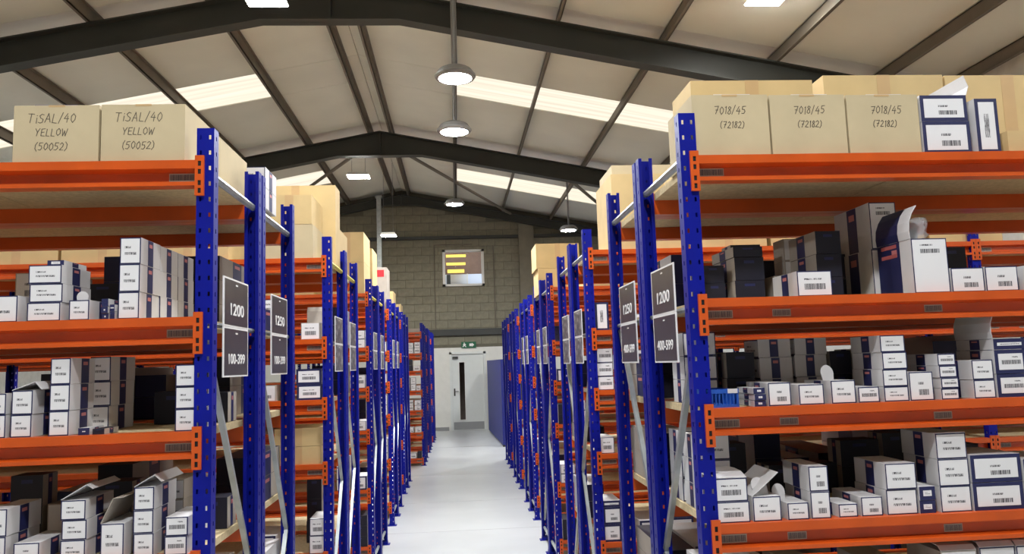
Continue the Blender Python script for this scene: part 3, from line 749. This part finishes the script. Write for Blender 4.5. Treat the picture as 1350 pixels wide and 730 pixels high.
# top shelves of the nearest racks: cardboard boxes with handwriting
STROKES = {'T': [[(0, 1), (.62, .96)], [(.32, 1), (.28, 0)]], 'i': [[(.1, .6), (.1, 0)], [(.09, .82), (.12, .86)]], 'S': [[(.5, .92), (.25, 1), (.05, .8), (.2, .55), (.45, .4), (.42, .1), (.2, 0), (0, .1)]],
 'A': [[(0, 0), (.28, 1), (.55, 0)], [(.1, .38), (.45, .36)]], 'L': [[(.05, 1), (.02, .03), (.45, 0)]], '/': [[(0, -.1), (.35, 1.1)]], '4': [[(.3, 1), (0, .42), (.5, .42)], [(.38, .7), (.34, 0)]],
 '0': [[(.25, 1), (.04, .7), (.04, .3), (.25, 0), (.46, .3), (.46, .7), (.25, 1)]], 'Y': [[(0, 1), (.28, .5), (.55, 1)], [(.28, .5), (.22, 0)]], 'E': [[(.5, 1), (.05, .97), (.05, .02), (.5, 0)], [(.05, .5), (.4, .52)]],
 'O': [[(.3, 1), (.04, .7), (.06, .25), (.3, 0), (.54, .3), (.52, .75), (.3, 1)]], 'W': [[(0, 1), (.16, 0), (.35, .7), (.52, 0), (.72, 1)]], '(': [[(.25, 1.1), (.05, .75), (.05, .25), (.25, -.1)]], ')': [[(0, 1.1), (.2, .75), (.2, .25), (0, -.1)]],
 '5': [[(.48, 1), (.1, .98), (.06, .58), (.35, .58), (.46, .3), (.28, .02), (.02, .06)]], '2': [[(.04, .8), (.22, 1), (.44, .8), (.36, .5), (.02, .03), (.48, 0)]], '7': [[(0, .97), (.5, 1), (.2, 0)], [(.14, .5), (.44, .5)]],
 '1': [[(.05, .85), (.16, 1), (.14, 0)]], '8': [[(.4, .9), (.2, 1), (.08, .8), (.4, .4), (.42, .12), (.22, 0), (.05, .15), (.12, .42), (.42, .75), (.4, .9)]]}
def hand_mesh(txt, size, rr):
    """pen strokes as thin raised ribbons, text centred on the origin in the x-z plane"""
    m = MB(); x = 0; segs = []
    for ch in txt:
        st = STROKES[ch]; wd_ = max(p[0] for q in st for p in q); dz = rr.uniform(-.06, .06)
        for q in st:
            pts = [(x+p[0]+.14*p[1]+rr.uniform(-.02, .02), p[1]+dz+rr.uniform(-.02, .02)) for p in q]
            segs += list(zip(pts[:-1], pts[1:]))
        x += wd_+.2
    for a, b in segs:
        ax, az, bx_, bz = (a[0]-x/2)*size, (a[1]-.5)*size, (b[0]-x/2)*size, (b[1]-.5)*size
        dx, dz = bx_-ax, bz-az; l = math.hypot(dx, dz) or 1; t = .0011; nx, nz = -dz/l*t, dx/l*t; ex, ez = dx/l*t*.7, dz/l*t*.7
        m.prism([(ax-ex+nx, az-ez+nz), (ax-ex-nx, az-ez-nz), (bx_+ex-nx, bz+ez-nz), (bx_+ex+nx, bz+ez+nz)], -.0004, 0, 'y')
    return m.mesh('handwriting', 'ink')
def hand(o, d, lines, h):
    rr = random.Random(int(o.location.x*1000))
    for i, (txt, size, dx) in enumerate(lines):
        obj('handwriting', hand_mesh(txt, size, rr), o, (dx, -d/2-.0001, h*.78-i*h*.245))
RL = RACKS[A]; zt = RL['levels'][0]
def pbox(key, li, xl, xr, Y, d, ytop, style, row='front', ybase=200, z=None, lab='text'):
    R = RACKS[key]; z = R['levels'][li] if z is None else z
    x0, x1 = at(xl, ybase, Y).x, at(xr, ybase, Y).x; h = at((xl+xr)/2, ytop, Y).z - z
    o = carton((x0+x1)/2, Y+d/2, z, x1-x0-.003, d, h, style, lab); o['_dims'] = (x1-x0-.003, d, h)
    return o, abs((x0+x1)/2-R['X']), h
g1, s1, h1 = pbox(A, 0, 16, 130, 2.5, .37, 139, 'grey'); g2, s2, h2 = pbox(A, 0, 132, 244, 2.5, .37, 137.5, 'grey')
tag(g1, 'beige cardboard box with handwritten code, left of two on the nearest left rack top', 'box', 'handwritten boxes')
tag(g2, 'beige cardboard box with handwritten code beside the blue post, nearest left rack top', 'box', 'handwritten boxes')
for g, h in ((g1, h1), (g2, h2)):
    hand(g, .37, [('TiSAL/40', .029, -.014), ('YELLOW', .023, -.014), ('(50052)', .024, -.014)], h)
obj('coloured_tape', MB().box(-.07, .06, -.18, -.05, h1+.0007, h1+.003).mesh('coloured_tape', 'purple_tape'), g1)
r1, q1, _ = pbox(A, 0, 132, 244, 2.5, .37, 137.5, 'grey'); r1.location.y += .373
tag(r1, 'beige cardboard box directly behind the handwritten one by the left post', 'box')
for i, (xl, xr) in enumerate(((915, 1017), (1018.5, 1119), (1120.5, 1216))):
    g, s_, h = pbox(B, 0, xl, xr, 2.4, .28, 125, 'grey')
    tag(g, f'beige cardboard box with handwritten number, {ORD[i]} from the post, nearest right rack top', 'box', 'handwritten boxes')
    hand(g, .28, [('7018/45', .025, .006*i), ('(72182)', .021, .004)], h*.96)
    bb = obj('pale_flap_edge', MB().box(-.05, .07, -.135, -.09, h+.0007, h+.0035).mesh('pale_flap_edge', 'card'), g)
g, s_, h = pbox(B, 0, 915, 1078, 2.72, .24, 106, 'kraft'); tag(g, 'tall tan box behind the first handwritten box, nearest right rack top', 'box')
g, s_, h = pbox(B, 0, 1092, 1252, 2.72, .24, 99, 'kraft'); tag(g, 'tall tan box behind the third handwritten box, nearest right rack top', 'box')
g, s_, h = pbox(B, 0, 1254, 1420, 2.72, .24, 99, 'kraft'); tag(g, 'tall tan box behind the upright white carton, nearest right rack top', 'box')
t1, s_, h = pbox(B, 0, 1218.5, 1282, 2.4, .2, 160, 'trim', lab='right'); tag(t1, 'lower white carton with broad navy border beside the handwritten boxes', 'carton')
t2, s_, h2 = pbox(B, 0, 1218, 1281, 2.4, .2, 125.5, 'trim', lab='right', z=RACKS[B]['levels'][0]+h+.001); tag(t2, 'upper white carton with broad navy border and raised flap, right rack top', 'carton')
lid(t2, *dims(t2), 'right', [(.03, 110), (.04, 70)])
t3, s_, h = pbox(B, 0, 1290, 1321, 2.4, .2, 130, 'trim', lab='vert'); tag(t3, 'narrow upright white carton with navy border on the right rack top', 'carton')
t4, s_, h = pbox(B, 0, 1330, 1400, 2.42, .2, 172, 'kraft'); tag(t4, 'low tan box cut by the right edge, nearest right rack top', 'box')

# cardboard boxes on the tops of the racks behind: (rack, s from aisle face, y offset, w, d, h, style, z offset, label)
def topbox(key, s, yo, w_, d, h, style, dz, label, lab='text', rz=0):
    R = RACKS[key]; o = carton(R['X']+R['side']*(s+w_/2), R['Y0']+yo+d/2, R['levels'][0]+dz, w_, d, h, style, lab, rz); tag(o, label, 'carton' if style not in ('kraft', 'grey') else 'box'); return o
k = ('left', 0, 'B')
topbox(k, .02, .12, .10, .2, .085, 'white', 0, 'lower white carton on the far top of the nearest left rack')
topbox(k, .02, .12, .10, .2, .085, 'white', .0865, 'upper white carton on the far top of the nearest left rack')
for i in range(0): topbox(k, .3+i*.42, .1, .40, .4, .16, 'kraft', 0, f'tan box on the far top of the nearest left rack, {ORD[i]} from the aisle')
k = ('right', 0, 'B')
for i in range(1): topbox(k, .25+i*.46, .06, .44, .42, .2, 'kraft', 0, f'tan box on the far top of the nearest right rack, {ORD[i]} from the aisle')
k = ('left', 1, 'A')
topbox(k, .105, .0, .28, .36, .20, 'grey', 0, 'lower beige box at the aisle end of the second left rack top')
topbox(k, .112, .0, .26, .36, .175, 'kraft', .202, 'upper tan box at the aisle end of the second left rack top')
topbox(k, .03, .375, .5, .19, .52, 'kraft', 0, 'tall tan box standing behind the pair on the second left rack top')
for i in range(3): topbox(k, .6+i*.48, .03, .46, .42, .19+.02*(i % 2), 'kraft', 0, f'low tan box on the second left rack top, {ORD[i]} behind the pair')
k = ('left', 1, 'B')
topbox(k, .06, .1, .4, .4, .30, 'kraft', 0, 'tan box on the far top of the second left rack')
k = ('left', 2, 'A')
topbox(k, .065, .02, .28, .5, .28, 'kraft', 0, 'lower tan box at the aisle end of the third left rack top')
topbox(k, .065, .02, .28, .5, .265, 'kraft', .282, 'upper tan box at the aisle end of the third left rack top')
topbox(('left', 2, 'B'), .06, .05, .34, .45, .50, 'kraft', 0, 'tall tan box on the far top of the third left rack')
for i in range(1): topbox(k, .5+i*.5, .03, .47, .45, .2, 'kraft', 0, f'low tan box on the third left rack top, {ORD[i]} behind the stacked pair')
k = ('left', 3, 'A')
o = topbox(k, .05, .05, .16, .4, .50, 'pale', 0, 'pale tall carton with a red label on the fourth left rack top', None)
obj('red_label', MB().box(-.05, .05, -.2012, -.2, .39, .47).mesh('red_label', 'red'), o)
topbox(('left', 3, 'B'), .03, .05, .3, .4, .28, 'kraft', 0, 'small tan box on the far top of the fourth left rack')
topbox(('left', 4, 'A'), .03, .05, .3, .4, .24, 'kraft', 0, 'small tan box on the fifth left rack top')
k = ('far', 0, 'A'); topbox(k, .06, .02, .25, .4, .07, 'pale', 0, 'flat white carton on top of the first seven level rack', None)
k = ('right', 1, 'A')
topbox(k, .19, .02, .42, .5, .46, 'kraft', 0, 'tall tan box at the aisle end of the second right rack top')
topbox(k, .2, .03, .4, .4, .055, 'grey', .462, 'flat beige box lying on the tall tan box, second right rack')
for i in range(4): topbox(k, .66+i*.5, .03, .47, .45, .2, 'kraft', 0, f'low tan box on the second right rack top, {ORD[i]} past the tall box')
k = ('right', 2, 'B')
topbox(k, .0, .05, .42, .45, .245, 'kraft', 0, 'lower tan box at the aisle end, far top of third right rack')
topbox(k, -.015, .05, .42, .45, .24, 'kraft', .247, 'upper tan box at the aisle end, far top of third right rack')
k = ('right', 2, 'A')
for i in range(1): topbox(k, .35+i*.5, .03, .47, .45, .2, 'kraft', 0, f'low tan box on the third right rack top, {ORD[i]} from the aisle')

for j, (h, dz) in enumerate(((.1, 0), (.1, .102))):
    R = RACKS[('left', 1, 'A')]; tag(carton(R['X']-.2, R['Y0']+.2, R['levels'][3]+dz, .26, .36, h, 'kraft'), f"{('lower', 'upper')[j]} flat tan box on the fourth shelf of the second left rack", 'box')
# ---------------------------------------------------------------- filling the shelves behind
def fill(key, li, row, s0, s1, y0, d, styles, hmax, seed, back=False, wr=(.09, .15), hr=(.075, .12), gap=.25, band=False):
    R = RACKS[key]; rr = random.Random(seed); s = s0; z0 = R['levels'][li]
    while True:
        w_ = rr.uniform(*wr)
        if s+w_ > s1: break
        if rr.random() < gap: s += w_*.6; continue
        h = rr.uniform(*hr); n = max(1, int(hmax/h)); n = rr.randint(max(1, n-2), n); st = rr.choice(styles); lab = rr.choice(['text', 'bar', 'wide', 'right'])
        dd = d*rr.uniform(.85, 1); out = []
        for j in range(n):
            Yc = R['Y0']+(y0+dd/2 if not back else R['D']-y0-dd/2)
            out.append(carton(R['X']+R['side']*(s+w_/2), Yc, z0+j*(h+.0012), w_-.004, dd, h, st, lab, math.pi if back else 0, band))
        note(out, key, li, row, s+w_/2); s += w_+rr.uniform(.002, .02)
seed = 10
for sn, smax in (('left', .85), ('right', 1.45)):
    for li, hm in ((1, .33), (2, .27), (3, .28)):
        seed += 1
        # dark cartons at the back of the nearest rack and behind it
        fill((sn, 0, 'A'), li, 'back', .33 if (sn == 'left' and li == 1) else .06 if sn == 'left' else .2, smax, .39 if sn == 'left' and li != 1 else .435, .11, ['navy', 'navy', 'pale', 'navy'], hm*.75, seed, gap=.45, band=True)
        fill((sn, 0, 'B'), li, 'front', .06, smax+.05, .03, .5, ['navy', 'white', 'navy', 'pale'], hm, seed+40, back=True, gap=.2, wr=(.1, .17), hr=(.085, .12), band=True)
    fill((sn, 0, 'B'), 4, 'front', .06, .6, .03, .5, ['navy', 'white'], .3, seed+60, back=True, wr=(.1, .17))
for sn in ('left', 'right'):
    for i in range(1, 5 if sn == 'right' else 4):
        for li, hm in ((1, .3), (2, .24), (3, .3), (4, .3), (5, .3)):
            seed += 1
            if (sn, i, li) == ('left', 1, 3): continue
            if i == 2 or li < 5:
                fill((sn, i, 'A'), li, 'front', (.32 if sn == 'left' else .26) if i == 1 and not (sn == 'left' and li == 3) and li < 5 else .06, (.62 if i == 1 else .32 if i == 2 else .2), .01, .3, ['white', 'white', 'trim', 'pale', 'navy'], hm, seed, gap=.1, wr=(.12, .17) if i == 1 else (.1, .16))
            if i <= 2 and li < 5: fill((sn, i, 'B'), li, 'front', .06, .34, .01, .5, ['white', 'navy', 'pale'], hm, seed+500, back=True, gap=.1, wr=(.12, .2))
for k in range(1):
    for li in range(1, 7): fill(('far', k, 'A'), li, 'front', .06, .42, .01, .25, ['white', 'pale', 'navy', 'white'], .24, 900+li+k*10, gap=.15, wr=(.08, .13))
# plain words for every carton: place in its pile, pile along the shelf, shelf, rack
SH = ['top shelf', 'second shelf', 'third shelf', 'fourth shelf', 'fifth shelf', 'sixth shelf', 'bottom shelf']
POS = {1: [''], 2: ['lower ', 'upper '], 3: ['bottom ', 'middle ', 'top ']}
from collections import defaultdict
byshelf = defaultdict(list)
for r in REG: byshelf[(r[1], r[2], r[3])].append(r)
SHORT = {'white': 'white navy-edged carton', 'trim': 'navy bordered white carton', 'navy': 'dark navy carton', 'pale': 'off-white carton'}
for (key, li, row), lst in byshelf.items():
    lst.sort(key=lambda r: r[4])
    for i, r in enumerate(lst):
        n = len(r[0])
        for j, o in enumerate(r[0]):
            pw = POS[n][j] if n in POS else ('bottom ' if j == 0 else 'top ' if j == n-1 else ORD[j]+'-up ')
            mats_ = [m.name for m in o.data.materials]; f = o.data.polygons[0].material_index
            st = 'pale' if o.data.polygons[0].material_index == 2 else 'navy' if 'navy_dark' in mats_ else 'trim' if any(c.name.startswith('end_label') and c.dimensions.x < o.dimensions.x-.015 for c in o.children) else 'white'
            rw = {'front': '', 'back': 'back row ', 'second row': 'inner row ', 'third row': 'rear row '}[row]
            tag(o, f"{pw}{SHORT[st]}, {rw}{ORD[min(i, 19)]} {'stack' if n > 1 else 'place'} from aisle, {SH[li]}, {RACKS[key]['name']}", 'carton', f"cartons on the {RACKS[key]['name']}")
            if '_dims' in o: del o['_dims']
for o in list(bpy.data.objects):
    if '_dims' in o: del o['_dims']
